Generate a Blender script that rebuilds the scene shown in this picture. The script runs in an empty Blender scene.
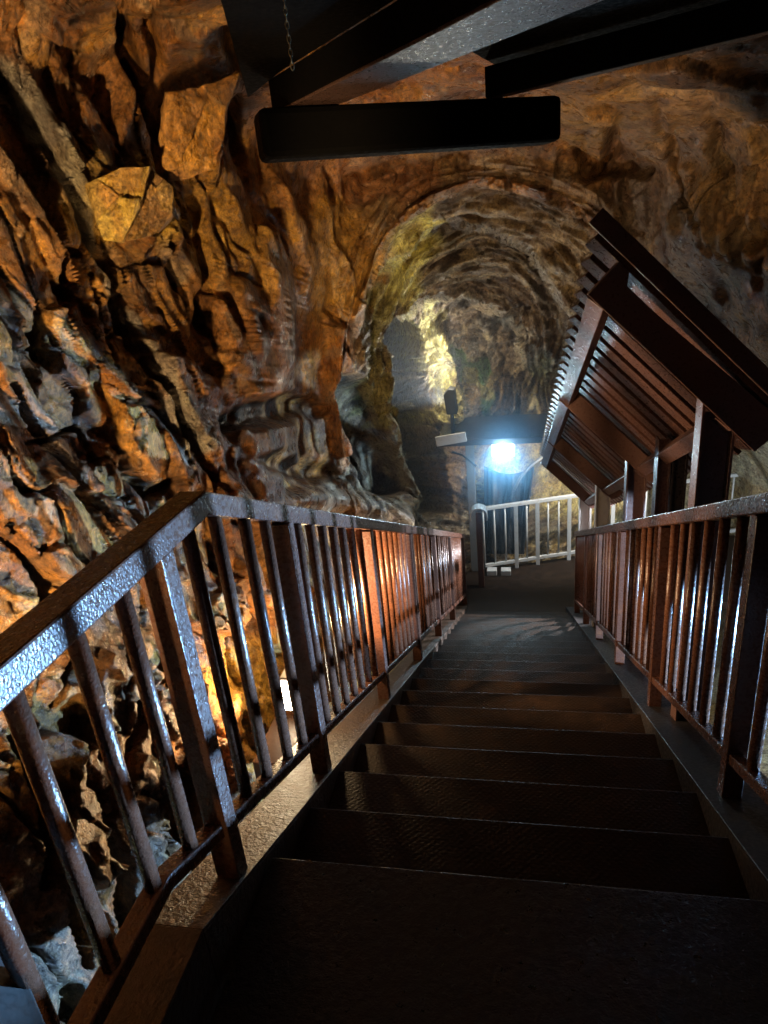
import bpy, math
import numpy as np
from mathutils import Vector, Matrix

S = bpy.context.scene
COL = S.collection
rng = np.random.default_rng(7)

# ---------------------------------------------------------------- camera frame
F = 667.0
def _n(v): return v / np.linalg.norm(v)
_down = _n(np.array([166., 1638., F])); _st = _n(np.array([135., 31., F]))
_up = -_down; _y = _n(_st - np.dot(_st, _up) * _up); _x = np.cross(_y, _up)
RM = np.array([_x, _y, _up])                      # rows: world axes in (right, down, forward)
def ray(px, py): return RM @ _n(np.array([px - 384., py - 512., F]))
def at(px, py, d): return ray(px, py) * d          # point at a distance from the camera
def at_y(px, py, y): r = ray(px, py); return r * (y / r[1])
def at_z(px, py, z): r = ray(px, py); return r * (z / r[2])
def at_x(px, py, x): r = ray(px, py); return r * (x / r[0])

cam = bpy.data.cameras.new('camera'); co = bpy.data.objects.new('camera', cam); COL.objects.link(co)
right, fwd = RM[:, 0], RM[:, 2]; up = -RM[:, 1]
co.matrix_world = Matrix(((right[0], up[0], -fwd[0], 0), (right[1], up[1], -fwd[1], 0), (right[2], up[2], -fwd[2], 0), (0, 0, 0, 1)))
cam.sensor_fit = 'HORIZONTAL'; cam.sensor_width = 36; cam.lens = 36 * F / 768
cam.clip_start = 0.05; cam.clip_end = 200
S.camera = co

# ---------------------------------------------------------------- materials
def lin(r, g, b):
    f = lambda c: c / 12.92 if c <= .04045 else ((c + .055) / 1.055) ** 2.4
    return (f(r / 255), f(g / 255), f(b / 255), 1)
class NT:
    def __init__(s, name):
        s.m = bpy.data.materials.new(name); s.m.use_nodes = True; s.t = s.m.node_tree
        s.b = s.t.nodes['Principled BSDF']; s.out = s.t.nodes['Material Output']
    def n(s, typ, **kw):
        nd = s.t.nodes.new(typ)
        for k, v in kw.items():
            if k in nd.inputs: nd.inputs[k].default_value = v
            else: setattr(nd, k, v)
        return nd
    def l(s, a, b): s.t.links.new(a, b)
    def noise(s, scale, detail=4, rough=.55, vec=None):
        nd = s.n('ShaderNodeTexNoise'); nd.inputs['Scale'].default_value = scale
        nd.inputs['Detail'].default_value = detail; nd.inputs['Roughness'].default_value = rough
        if vec: s.l(vec, nd.inputs['Vector'])
        return nd
    def ramp(s, fac, stops):
        r = s.n('ShaderNodeValToRGB'); e = r.color_ramp.elements
        while len(e) < len(stops): e.new(.5)
        for i, (p, c) in enumerate(stops):
            e[i].position = p; e[i].color = c if len(c) == 4 else (*c, 1)
        s.l(fac, r.inputs['Fac']); return r
    def bump(s, h, strength, dist, prev=None):
        b = s.n('ShaderNodeBump'); b.inputs['Strength'].default_value = strength; b.inputs['Distance'].default_value = dist
        s.l(h, b.inputs['Height'])
        if prev: s.l(prev, b.inputs['Normal'])
        return b.outputs['Normal']

def painted_steel(name, base, var, rough=.32, drops=True, metal=0.0):
    k = NT(name); tc = k.n('ShaderNodeTexCoord').outputs['Object']
    n1 = k.noise(9, 5, .6, tc)
    r = k.ramp(n1.outputs['Fac'], [(.3, base), (.55, base), (.75, var)])
    k.l(r.outputs['Color'], k.b.inputs['Base Color'])
    n2 = k.noise(60, 3, .6, tc)
    rr = k.ramp(n2.outputs['Fac'], [(.35, (rough * .6,) * 3), (.7, (min(1, rough * 1.5),) * 3)])
    k.l(rr.outputs['Color'], k.b.inputs['Roughness'])
    k.b.inputs['Metallic'].default_value = metal
    nb = k.noise(130 if drops else 40, 2, .5, tc)
    k.l(k.bump(nb.outputs['Fac'], .55 if drops else .25, .004), k.b.inputs['Normal'])
    return k.m
M = {}
M['brown'] = painted_steel('wet_brown_painted_steel', (.075, .033, .022, 1), (.13, .05, .025, 1), .30)
M['brown_tube'] = painted_steel('wet_brown_painted_tube', (.10, .042, .025, 1), (.17, .065, .03, 1), .28)
M['canopy'] = painted_steel('brown_canopy_steel', (.095, .05, .04, 1), (.13, .065, .05, 1), .38)
M['plank'] = painted_steel('brown_roof_plank', (.085, .042, .034, 1), (.12, .06, .045, 1), .34)
M['dark'] = painted_steel('near_black_steel', (.018, .014, .014, 1), (.03, .022, .02, 1), .35)
M['white'] = painted_steel('pale_grey_painted_steel', (.45, .45, .45, 1), (.33, .30, .27, 1), .4, False)
M['grey'] = painted_steel('grey_metal', (.16, .16, .16, 1), (.10, .10, .10, 1), .45, False)
M['black'] = painted_steel('matt_black_roof_steel', (.004, .0035, .0035, 1), (.006, .005, .005, 1), .9, False)
M['black'].node_tree.nodes['Principled BSDF'].inputs['Specular IOR Level'].default_value = .06
M['plate'] = painted_steel('dull_dark_grey_plate', (.045, .045, .045, 1), (.03, .03, .03, 1), .7, False)
M['chain'] = painted_steel('dull_chain_steel', (.35, .32, .27, 1), (.2, .17, .13, 1), .35, False, .8)
M['tarp'] = painted_steel('black_plastic_sheet', (.02, .022, .026, 1), (.035, .037, .042, 1), .28, False)
M['cable'] = painted_steel('black_cable', (.012, .012, .012, 1), (.02, .02, .02, 1), .5, False)
M['concrete'] = painted_steel('wet_concrete', (.22, .21, .20, 1), (.14, .13, .12, 1), .5, False)
M['plinth'] = painted_steel('brown_plinth_steel', (.11, .07, .05, 1), (.15, .10, .07, 1), .5, False)
M['housing'] = painted_steel('lamp_housing_grey', (.3, .3, .3, 1), (.22, .22, .22, 1), .4, False)

def tread_mat():
    k = NT('wet_checker_plate'); tc = k.n('ShaderNodeTexCoord').outputs['Object']
    outs = []
    for a in (45, -45):
        mp = k.n('ShaderNodeMapping'); mp.inputs['Rotation'].default_value = (0, 0, math.radians(a)); k.l(tc, mp.inputs['Vector'])
        w = k.n('ShaderNodeTexWave'); w.bands_direction = 'X'; w.inputs['Scale'].default_value = 15; k.l(mp.outputs['Vector'], w.inputs['Vector'])
        outs.append(w.outputs['Fac'])
    mx = k.n('ShaderNodeMath', operation='MULTIPLY'); k.l(outs[0], mx.inputs[0]); k.l(outs[1], mx.inputs[1])
    n1 = k.noise(7, 5, .6, tc)
    r = k.ramp(n1.outputs['Fac'], [(.3, (.012, .008, .006)), (.6, (.024, .014, .009)), (.8, (.045, .024, .014))])
    k.l(r.outputs['Color'], k.b.inputs['Base Color'])
    rr = k.ramp(n1.outputs['Fac'], [(.3, (.42,) * 3), (.75, (.65,) * 3)]); k.l(rr.outputs['Color'], k.b.inputs['Roughness']); k.b.inputs['Specular IOR Level'].default_value = .12
    b1 = k.bump(mx.outputs[0], .3, .003)
    n2 = k.noise(70, 3, .6, tc)
    k.l(k.bump(n2.outputs['Fac'], .6, .006, b1), k.b.inputs['Normal'])
    return k.m
M['tread'] = tread_mat()
def landing_mat():
    k = NT('wet_gritty_landing'); tc = k.n('ShaderNodeTexCoord').outputs['Object']
    n1 = k.noise(22, 6, .7, tc)
    r = k.ramp(n1.outputs['Fac'], [(.35, (.004, .003, .0025)), (.6, (.009, .006, .005)), (.8, (.03, .022, .016))]); k.l(r.outputs['Color'], k.b.inputs['Base Color'])
    rr = k.ramp(n1.outputs['Fac'], [(.35, (.25,) * 3), (.7, (.6,) * 3)]); k.l(rr.outputs['Color'], k.b.inputs['Roughness'])
    n2 = k.noise(38, 5, .7, tc); k.l(k.bump(n2.outputs['Fac'], 1, .02), k.b.inputs['Normal'])
    return k.m
M['landing'] = landing_mat()
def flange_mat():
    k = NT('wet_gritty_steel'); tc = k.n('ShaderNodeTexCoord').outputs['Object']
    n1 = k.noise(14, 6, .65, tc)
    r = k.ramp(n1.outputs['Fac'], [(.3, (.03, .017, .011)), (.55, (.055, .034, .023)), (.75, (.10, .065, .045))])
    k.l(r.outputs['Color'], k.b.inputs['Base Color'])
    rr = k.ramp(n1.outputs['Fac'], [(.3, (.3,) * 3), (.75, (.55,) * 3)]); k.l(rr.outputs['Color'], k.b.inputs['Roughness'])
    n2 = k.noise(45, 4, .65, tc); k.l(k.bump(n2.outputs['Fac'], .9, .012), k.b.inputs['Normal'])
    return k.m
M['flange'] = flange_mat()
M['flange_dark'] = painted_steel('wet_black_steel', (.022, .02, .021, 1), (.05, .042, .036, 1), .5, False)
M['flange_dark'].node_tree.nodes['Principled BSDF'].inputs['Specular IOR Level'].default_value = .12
def rock_mat(name, bump=1.0):
    k = NT(name); g = k.n('ShaderNodeTexCoord').outputs['Object']
    a = k.n('ShaderNodeAttribute'); a.attribute_name = 'mineral'
    n1 = k.noise(5, 8, .70, g); n2 = k.noise(30, 8, .72, g); n5 = k.noise(95, 5, .7, g)
    r1 = k.ramp(n1.outputs['Fac'], [(.34, (.30, .22, .17)), (.48, (.80, .76, .72)), (.58, (1.1, 1.1, 1.0)), (.70, (1.55, 1.5, 1.15))])
    r2 = k.ramp(n2.outputs['Fac'], [(.36, (.30, .27, .25)), (.50, (.95, .95, .95)), (.66, (1.5, 1.45, 1.3))])
    r5 = k.ramp(n5.outputs['Fac'], [(.36, (.5, .48, .46)), (.55, (1, 1, 1)), (.70, (1.35, 1.35, 1.3))])
    prev = a.outputs['Color']
    for r in (r1, r2, r5):
        m = k.n('ShaderNodeMix', data_type='RGBA', blend_type='MULTIPLY'); m.inputs['Factor'].default_value = 1
        k.l(prev, m.inputs['A']); k.l(r.outputs['Color'], m.inputs['B']); prev = m.outputs['Result']
    k.l(prev, k.b.inputs['Base Color'])
    n3 = k.noise(11, 5, .65, g)
    rr = k.ramp(n3.outputs['Fac'], [(.38, (.16,) * 3), (.62, (.55,) * 3)]); k.l(rr.outputs['Color'], k.b.inputs['Roughness'])
    vm = k.n('ShaderNodeMix', data_type='RGBA', blend_type='LINEAR_LIGHT'); vm.inputs['Factor'].default_value = .12
    k.l(g, vm.inputs['A']); k.l(n1.outputs['Color'], vm.inputs['B'])
    nm = None
    for sc, st, ds in ((4.5, .8, .10), (12, .7, .04)):
        vo = k.n('ShaderNodeTexVoronoi', feature='F1'); vo.inputs['Scale'].default_value = sc; k.l(vm.outputs['Result'], vo.inputs['Vector'])
        ve = k.n('ShaderNodeTexVoronoi', feature='DISTANCE_TO_EDGE'); ve.inputs['Scale'].default_value = sc; k.l(vm.outputs['Result'], ve.inputs['Vector'])
        er = k.ramp(ve.outputs['Distance'], [(0, (0, 0, 0)), (.05, (.9, .9, .9)), (.2, (1, 1, 1))])
        nm = k.bump(er.outputs['Color'], st * bump * .7, ds * .4, nm)
        nm = k.bump(vo.outputs['Distance'], st * bump * .5, ds, nm)
    nm = k.bump(n1.outputs['Fac'], .7 * bump, .08, nm)
    nm = k.bump(n2.outputs['Fac'], .9 * bump, .03, nm)
    nm = k.bump(n5.outputs['Fac'], .7 * bump, .010, nm)
    k.l(nm, k.b.inputs['Normal'])
    return k.m
M['rock'] = rock_mat('wet_mineral_rock', 1.0)
def emit(name, col, st):
    k = NT(name); k.b.inputs['Base Color'].default_value = (1, 1, 1, 1)
    k.b.inputs['Emission Color'].default_value = (*col, 1); k.b.inputs['Emission Strength'].default_value = st
    return k.m
M['cool_lens'] = emit('cool_floodlight_lens', (.75, .9, 1), 12)
M['warm_lens'] = emit('warm_floodlight_lens', (1, .86, .6), 40)

# ---------------------------------------------------------------- mesh helpers
class MB:
    def __init__(s): s.v = []; s.f = []
    def add(s, vs, fs):
        o = len(s.v); s.v += [tuple(map(float, p)) for p in vs]; s.f += [tuple(i + o for i in q) for q in fs]; return s
    def hexa(s, p8):      # bottom 4 ccw, top 4 ccw
        return s.add(p8, [(3, 2, 1, 0), (4, 5, 6, 7), (0, 1, 5, 4), (1, 2, 6, 5), (2, 3, 7, 6), (3, 0, 4, 7)])
    def box(s, lo, hi):
        x0, y0, z0 = lo; x1, y1, z1 = hi
        return s.hexa([(x0, y0, z0), (x1, y0, z0), (x1, y1, z0), (x0, y1, z0), (x0, y0, z1), (x1, y0, z1), (x1, y1, z1), (x0, y1, z1)])
    def beam(s, a, b, w, h, side=(1, 0, 0)):  # bar from a to b, w along side, h along the third axis
        a, b = np.array(a, float), np.array(b, float); d = _n(b - a); sd = np.array(side, float); sd = _n(sd - np.dot(sd, d) * d)
        u = np.cross(d, sd); c = [(-1, -1), (1, -1), (1, 1), (-1, 1)]
        return s.hexa([p + sd * (i * w / 2) + u * (j * h / 2) for p in (a, b) for i, j in c])
    def prism(s, poly, ext):  # planar polygon, extruded along ext
        n = len(poly); p = [np.array(q, float) for q in poly]; e = np.array(ext, float)
        fs = [tuple(range(n))[::-1], tuple(range(n, 2 * n))] + [(i, (i + 1) % n, n + (i + 1) % n, n + i) for i in range(n)]
        return s.add(p + [q + e for q in p], fs)
    def tube(s, pts, r, n=12, cap=True):
        pts = [np.array(p, float) for p in pts]; o = len(s.v); ref = None
        for i, p in enumerate(pts):
            d = _n(pts[min(i + 1, len(pts) - 1)] - pts[max(i - 1, 0)])
            if ref is None: ref = np.array([1., 0, 0]) if abs(d[0]) < .8 else np.array([0, 1., 0])
            sd = _n(ref - np.dot(ref, d) * d); ref = sd; u = np.cross(d, sd)
            s.v += [tuple(p + r * (math.cos(t) * sd + math.sin(t) * u)) for t in (2 * math.pi * k / n for k in range(n))]
        for i in range(len(pts) - 1):
            for k in range(n):
                a, b = o + i * n + k, o + i * n + (k + 1) % n
                s.f.append((a, b, b + n, a + n))
        if cap:
            s.f.append(tuple(o + k for k in range(n))[::-1]); e = o + (len(pts) - 1) * n; s.f.append(tuple(e + k for k in range(n)))
        return s
    def build(s, name, mat, parent=None, bevel=0.0, smooth=False):
        me = bpy.data.meshes.new(name); me.from_pydata(s.v, [], s.f); me.update()
        import bmesh
        bm = bmesh.new(); bm.from_mesh(me); bmesh.ops.recalc_face_normals(bm, faces=bm.faces); bm.to_mesh(me); bm.free()
        me.materials.append(mat)
        if smooth: me.polygons.foreach_set('use_smooth', [len(p.vertices) == 4 for p in me.polygons])
        o = bpy.data.objects.new(name, me); COL.objects.link(o)
        if bevel:
            md = o.modifiers.new('bevel', 'BEVEL'); md.width = bevel; md.segments = 2; md.limit_method = 'ANGLE'
        if parent: put(o, parent)
        return o
def put(o, parent):       # keep world placement under the parent
    o.parent = parent
    if parent.type == 'EMPTY': o.matrix_parent_inverse = Matrix.Translation(-Vector(parent.location))
def thing(name, label, cat, loc=(0, 0, 0), group=None):
    o = bpy.data.objects.new(name, None); COL.objects.link(o); o.location = loc; o.empty_display_size = .1
    tag(o, label, cat, group); return o
def tag(o, label, cat, group=None):
    o['label'] = label; o['category'] = cat
    if group: o['group'] = group
    return o

# ---------------------------------------------------------------- vectorised noise
def h3(i, j, k, s):
    n = (i.astype(np.int64) * 374761393 + j.astype(np.int64) * 668265263 + k.astype(np.int64) * 2147483647 + s * 1274126177) & 0xffffffff
    n = ((n ^ (n >> 13)) * 1274126177) & 0xffffffff
    n = ((n ^ (n >> 15)) * 2246822519) & 0xffffffff
    return (n ^ (n >> 16)) / 4294967295.0
def vnoise(P, s=0):
    I = np.floor(P).astype(np.int64); f = P - I; f = f * f * f * (f * (f * 6 - 15) + 10); r = 0
    for dx in (0, 1):
        for dy in (0, 1):
            for dz in (0, 1):
                w = (f[:, 0] if dx else 1 - f[:, 0]) * (f[:, 1] if dy else 1 - f[:, 1]) * (f[:, 2] if dz else 1 - f[:, 2])
                r = r + w * h3(I[:, 0] + dx, I[:, 1] + dy, I[:, 2] + dz, s)
    return r * 2 - 1
def fbm(P, o=4, s=0, g=.5):
    r = 0; a = 1
    for i in range(o): r = r + a * vnoise(P * 2 ** i + 17.3 * i, s + i); a *= g
    return r
def facets(Q, s):
    """broken-rock field: flat tilted plates with a crack between neighbours"""
    I = np.floor(Q).astype(np.int64); N = len(Q)
    d1 = np.full(N, 9.); d2 = np.full(N, 9.); pl = np.zeros(N); idh = np.zeros(N)
    for dx in (-1, 0, 1):
        for dy in (-1, 0, 1):
            for dz in (-1, 0, 1):
                a, b, c = I[:, 0] + dx, I[:, 1] + dy, I[:, 2] + dz
                C = np.stack([a + .1 + .8 * h3(a, b, c, s), b + .1 + .8 * h3(a, b, c, s + 1), c + .1 + .8 * h3(a, b, c, s + 2)], 1)
                D = Q - C; d = np.sqrt((D * D).sum(1)); hh = h3(a, b, c, s + 3)
                g = np.stack([h3(a, b, c, s + 4), h3(a, b, c, s + 5), h3(a, b, c, s + 6)], 1) - .5
                p = (hh - .5) + 1.5 * (D * g).sum(1)
                m = d < d1
                d2 = np.where(m, d1, np.minimum(d2, d)); pl = np.where(m, p, pl); idh = np.where(m, h3(a, b, c, s + 7), idh); d1 = np.where(m, d, d1)
    return pl, d2 - d1, idh
def sstep(a, b, x): t = np.clip((x - a) / (b - a), 0, 1); return t * t * (3 - 2 * t)

# ---------------------------------------------------------------- the cave
CX, CY = 460., 365.
ANG = np.arange(16) * 22.5
RING = {  # radii of the passage lips as seen from the stair head, every 22.5 degrees, and their distances
 'A':  ([165, 175, 230, 240, 240, 220, 165, 132, 117, 116, 128, 160, 182, 194, 195, 180], [9.5, 12, 13.6, 13.6, 13, 9.6, 8.5, 8.1, 8.0, 8.0, 8.0, 8.0, 8.0, 7.9, 7.8, 8.2]),
 'B':  ([112, 130, 165, 170, 170, 150, 118, 102, 95, 106, 120, 132, 142, 142, 130, 118],   [10, 12.3, 13.5, 13.4, 12.9, 10.9, 9.4, 8.9, 8.8, 8.8, 8.9, 8.9, 8.9, 8.9, 8.9, 9.2]),
 'B2': ([106, 124, 158, 163, 163, 143, 112, 96, 89, 100, 114, 126, 136, 136, 124, 112],    [10.8, 12.6, 13.5, 13.4, 12.9, 11.4, 10.4, 9.9, 9.7, 9.7, 9.8, 9.8, 9.8, 9.8, 9.8, 10]),
 'C':  ([65, 78, 95, 98, 95, 85, 72, 70, 72, 77, 74, 72, 72, 70, 67, 65],                  [11.3, 12.7, 13.4, 13.2, 12.8, 11.8, 10.9, 10.4, 10.3, 10.3, 10.4, 10.4, 10.5, 10.5, 10.5, 10.7]),
 'C2': ([59, 72, 90, 92, 89, 79, 66, 64, 66, 71, 68, 66, 66, 64, 61, 59],                  [12, 12.9, 13.3, 13.1, 12.7, 12.2, 11.8, 11.6, 11.5, 11.5, 11.6, 11.6, 11.7, 11.7, 11.7, 11.8]),
 'D':  ([30] * 16, [12.8, 12.9, 13, 13, 12.8, 12.5, 12.4, 12.4, 12.4, 12.4, 12.4, 12.4, 12.5, 12.5, 12.5, 12.6]),
}
CAP = [12, 17, 17, 16, 14, 10, 8.6, 8.4, 8.3, 8.3, 8.3, 8.2, 8.0, 7.6, 6.8, 7.0]
RX = [3.2, 6.0, 6.0, 6.0, 4, 4, 4, 4, 4, 4, 4, 4, 3, 2.6, 2.4, 2.5]
def per(tab, a):          # smooth periodic interpolation over the angle (degrees)
    t = np.asarray(tab, float); x = (a % 360) / 22.5; i = np.floor(x).astype(int); f = x - i
    p0, p1, p2, p3 = t[(i - 1) % 16], t[i % 16], t[(i + 1) % 16], t[(i + 2) % 16]
    return p1 + .5 * f * (p2 - p0 + f * (2 * p0 - 5 * p1 + 4 * p2 - p3 + f * (3 * (p1 - p2) + p3 - p0)))
def seg_dist(px, py, pl):
    d = np.full(px.shape, 1e9); tt = np.zeros(px.shape); L = 0; segs = list(zip(pl[:-1], pl[1:])); tot = sum(math.dist(a, b) for a, b in segs)
    for (x0, y0), (x1, y1) in segs:
        l = math.dist((x0, y0), (x1, y1)); t = np.clip(((px - x0) * (x1 - x0) + (py - y0) * (y1 - y0)) / l ** 2, 0, 1)
        q = np.hypot(px - x0 - t * (x1 - x0), py - y0 - t * (y1 - y0)); m = q < d
        d = np.where(m, q, d); tt = np.where(m, (L + t * l) / tot, tt); L += l
    return d, tt

# angular samples: dense over the visible upper and left rock
dens = lambda a: 1.0 if 128 <= a <= 345 else .42
aa = [0.0]
while aa[-1] < 360: aa.append(aa[-1] + .205 / dens(aa[-1]))
AA = np.array(aa[:-1]); NA = len(AA)
rin = np.concatenate([np.linspace(0, 1, 170)])            # inside lip A
rout = np.concatenate([np.linspace(0, 1, 380)[1:]])
OUT = 1150.
names = ['D', 'B2', 'C2']
r = {k: per(v[0], AA) for k, v in RING.items()}; d = {k: per(v[1], AA) for k, v in RING.items()}
rows_r, rows_d, rows_v = [], [], []
order = ['D', 'C2', 'C', 'B2', 'B', 'A']
R0 = np.stack([np.full(NA, 1.5)] + [r[k] for k in order], 1); D0 = np.stack([np.full(NA, 12.9)] + [d[k] for k in order], 1)
for v in rin:
    rr = 1.5 + (r['A'] - 1.5) * v
    dd = np.array([np.interp(rr[i], R0[i], D0[i]) for i in range(NA)])
    rows_r.append(rr); rows_d.append(dd); rows_v.append(np.full(NA, v - 1))
for v in rout:
    rr = r['A'] + (OUT - r['A']) * (v ** 1.25)
    rows_r.append(rr); rows_d.append(None); rows_v.append(np.full(NA, v))
RR = np.array(rows_r); VV = np.array(rows_v); A2 = np.repeat(AA[None], len(RR), 0)
PX = CX + RR * np.cos(np.radians(A2)); PY = CY + RR * np.sin(np.radians(A2))
V = np.stack([PX - 384, PY - 512, np.full(PX.shape, F)], -1); V /= np.linalg.norm(V, axis=-1, keepdims=True)
W = V @ RM.T
eps = 1e-3
capA, rxA = per(CAP, A2), per(RX, A2)
inv = lambda num, den: np.where(den > eps, den / num, 0)
# chamber walls: left face, roof, right face, ground under the stair
lx = 1.78
iL = np.clip((-W[..., 0] - .10 * W[..., 2]) / lx, 0, None)
iC = np.clip((W[..., 2] + .12 * W[..., 0]) / 1.0, 0, None)
iR = np.clip(W[..., 0] / rxA, 0, None)
iF = np.clip((-W[..., 2] - .474 * W[..., 1] - .06 * np.abs(W[..., 0])) / 3.0, 0, None)
iK = 1 / capA
DW = (iL ** 6 + iC ** 5 + iR ** 5 + iF ** 6 + iK ** 6) ** (-1 / 5.7)
dA = d['A'][None]
wl = sstep(0, 1, (RR - r['A'][None]) / 85)
DIST = dA * (1 - wl) + np.minimum(DW, 40) * wl
for i in range(len(rin)): DIST[i] = rows_d[i]
P = W * DIST[..., None]
GR, GA = P.shape[:2]
# outward-facing base normal (towards the viewer side)
def gnorm(P):
    du = np.roll(P, -1, 1) - np.roll(P, 1, 1); dv = np.gradient(P, axis=0)
    n = np.cross(du, dv); n /= np.linalg.norm(n, axis=-1, keepdims=True) + 1e-12
    s = np.sign((n * -W).sum(-1, keepdims=True)); s[s == 0] = 1
    return n * s
NRM = gnorm(P)
for _ in range(6):
    NRM = (NRM + np.roll(NRM, 1, 1) + np.roll(NRM, -1, 1)); NRM[1:-1] = NRM[1:-1] + NRM[:-2] + NRM[2:]
    NRM /= np.linalg.norm(NRM, axis=-1, keepdims=True)
flat = P.reshape(-1, 3); N_ = len(flat)
fx, fy, fr, fv, fa = PX.ravel(), PY.ravel(), RR.ravel(), VV.ravel(), A2.ravel()
inside = sstep(0, 18, r['A'][None].repeat(GR, 0).ravel() - fr)       # 1 in the passage
leftw = sstep(100, 130, fa) * (1 - sstep(250, 300, fa)) * (1 - inside)
# strata frame: long axis runs down and forward along the left wall
ax = _n(at_x(215, 480, -1.8) - at_x(20, 60, -1.8)); nx_ = np.array([1., 0, 0]); nx_ = _n(nx_ - np.dot(nx_, ax) * ax); bx = np.cross(ax, nx_)
B3 = np.stack([ax, bx, nx_], 1)
warp = np.stack([fbm(flat * 1.3, 3, 50 + i) for i in range(3)], 1) * .12
warp2 = np.stack([fbm(flat * 4.5, 3, 60 + i) for i in range(3)], 1) * .025
Q = (flat + warp + warp2) @ B3
p1, c1, id1 = facets(Q * np.array([1.0, 2.2, 1.6]), 100)
p2, c2, id2 = facets(Q * np.array([2.4, 5.2, 4.0]) + 3.3, 200)
p3, c3, id3 = facets(Q * np.array([6.5, 12., 10.]) + 7.7, 300)
f1 = fbm(flat * 2.0, 4, 11); f2 = fbm(flat * 9.0, 4, 21)
rough_w = (1 - inside)
size = np.clip(DIST.ravel() / 4.0, .55, 1.3)
e1, e2, e3 = sstep(0, .06, c1), sstep(0, .08, c2), sstep(0, .12, c3)
facing = np.abs((NRM * W).sum(-1)).ravel(); gz = sstep(.12, .5, facing) * (1 - .6 * sstep(5.0, 7.5, DIST.ravel()))
disp_out = ((.30 * p1 * e1) * (.4 + .6 * gz) + (.13 * p2 * e2 + .045 * p3 * e3) * gz + .10 * (1 - gz) * fbm(flat * 1.1, 4, 12) + .05 * f1 + .010 * f2 - (.06 * (1 - e1) + .03 * (1 - e2)) * gz) * size
# passage: wood-like streaks that follow the lips round, plus broad lumps
rel = (fr / np.maximum(r['A'][None].repeat(GR, 0).ravel(), 1))
arc = np.radians(fa)
U = np.stack([np.cos(arc) * 1.6, np.sin(arc) * 1.6, rel * 16 + .8 * fbm(flat * .8, 2, 77)], 1)
st1 = fbm(U, 4, 31, .6); st2 = fbm(U * np.array([2.2, 2.2, 3.2]), 3, 41, .6)
st3 = fbm(np.stack([np.cos(arc) * 2.5, np.sin(arc) * 2.5, rel * 42 + 1.5 * st1], 1), 3, 131, .6)
disp_in = .035 * st3 + .16 * st1 + .06 * st2 + .12 * fbm(flat * .9, 3, 71) + .05 * p2
disp = disp_out * rough_w + disp_in * inside
near_in = sstep(0, 70, fr - r['A'][None].repeat(GR, 0).ravel())
disp = np.where(fv > 0, disp * (.45 + .55 * near_in) + .10 * st1 * (1 - near_in), disp)
# clefts and hollows cut into the rock: polyline, width, depth
CLEFT = [
 ([(0, 30), (35, 110), (75, 190), (112, 262), (150, 345), (190, 425), (222, 490)], 9, .30),
 ([(128, 20), (140, 80), (158, 130), (166, 185)], 12, .40),
 ([(150, 0), (162, 60), (160, 110)], 7, .25),
 ([(196, 205), (208, 260), (222, 320), (232, 345)], 9, .30),
 ([(174, 235), (190, 290), (205, 330)], 5, .2),
 ([(0, 385), (40, 440), (85, 500), (120, 545), (160, 600)], 7, .22),
 ([(238, 425), (270, 405), (320, 412)], 20, .42),
 ([(270, 455), (300, 470), (345, 478)], 13, .35),
 ([(135, 470), (160, 490), (178, 480)], 9, .22),
 ([(60, 285), (74, 300)], 8, .2), ([(70, 240), (85, 252)], 6, .15), ([(35, 290), (45, 330), (40, 380)], 4, .12),
 ([(95, 270), (110, 320), (120, 370), (150, 420)], 4, .14), ([(20, 440), (90, 430), (110, 470)], 4, .12),
 ([(210, 60), (225, 40), (240, 90)], 8, .2), ([(236, 100), (250, 160)], 7, .25),
 ([(0, 520), (50, 590), (80, 640), (60, 700)], 7, .2), ([(130, 640), (150, 700), (130, 780)], 12, .25),
 ([(20, 740), (50, 800), (40, 880)], 16, .3), ([(100, 800), (130, 880), (150, 960)], 14, .3), ([(60, 860), (80, 960)], 10, .25),
 ([(520, 310), (500, 330), (540, 345)], 12, .3), ([(540, 270), (560, 330), (555, 380)], 14, .35),
 ([(600, 130), (612, 160), (600, 175)], 8, .3), ([(560, 150), (590, 172), (640, 180)], 9, .3), ([(655, 110), (670, 170), (700, 220)], 7, .2),
 ([(700, 90), (720, 160), (735, 230)], 5, .15),
]
for pl, w, dep in CLEFT:
    jx = fx + 7 * fbm(flat * 3.1, 3, 5); jy = fy + 7 * fbm(flat * 3.1, 3, 6)
    q, t = seg_dist(jx, jy, pl); taper = .35 + .65 * np.sin(np.pi * np.clip(t, .08, .92))
    disp -= dep * taper * (1 - sstep(.3, 1.0, q / (w * taper + 1e-6)))
# the dark hollow at the foot of the passage and the tall slot through to the next gallery
q, t = seg_dist(fx, fy, [(352, 395), (362, 440), (385, 478)]); disp -= .9 * (1 - sstep(12, 24, q))
q, t = seg_dist(fx, fy, [(404, 338), (410, 400), (424, 450), (436, 500)]); slot = 1 - sstep(13, 19, q + 3 * st2); disp -= 2.6 * slot
# ledges that stand out of the wall
for pl, w, dep in [([(384, 425), (392, 470), (410, 500)], 14, .35), ([(335, 330), (333, 400), (338, 450)], 9, .35), ([(440, 330), (446, 380), (452, 420)], 10, .4),
                   ([(300, 500), (370, 505), (400, 520)], 18, .3)]:
    q, t = seg_dist(fx, fy, pl); disp += dep * (1 - sstep(.2, 1, q / w))
DIRN = NRM * .45 - W * .75; DIRN /= np.linalg.norm(DIRN, axis=-1, keepdims=True)
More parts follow.
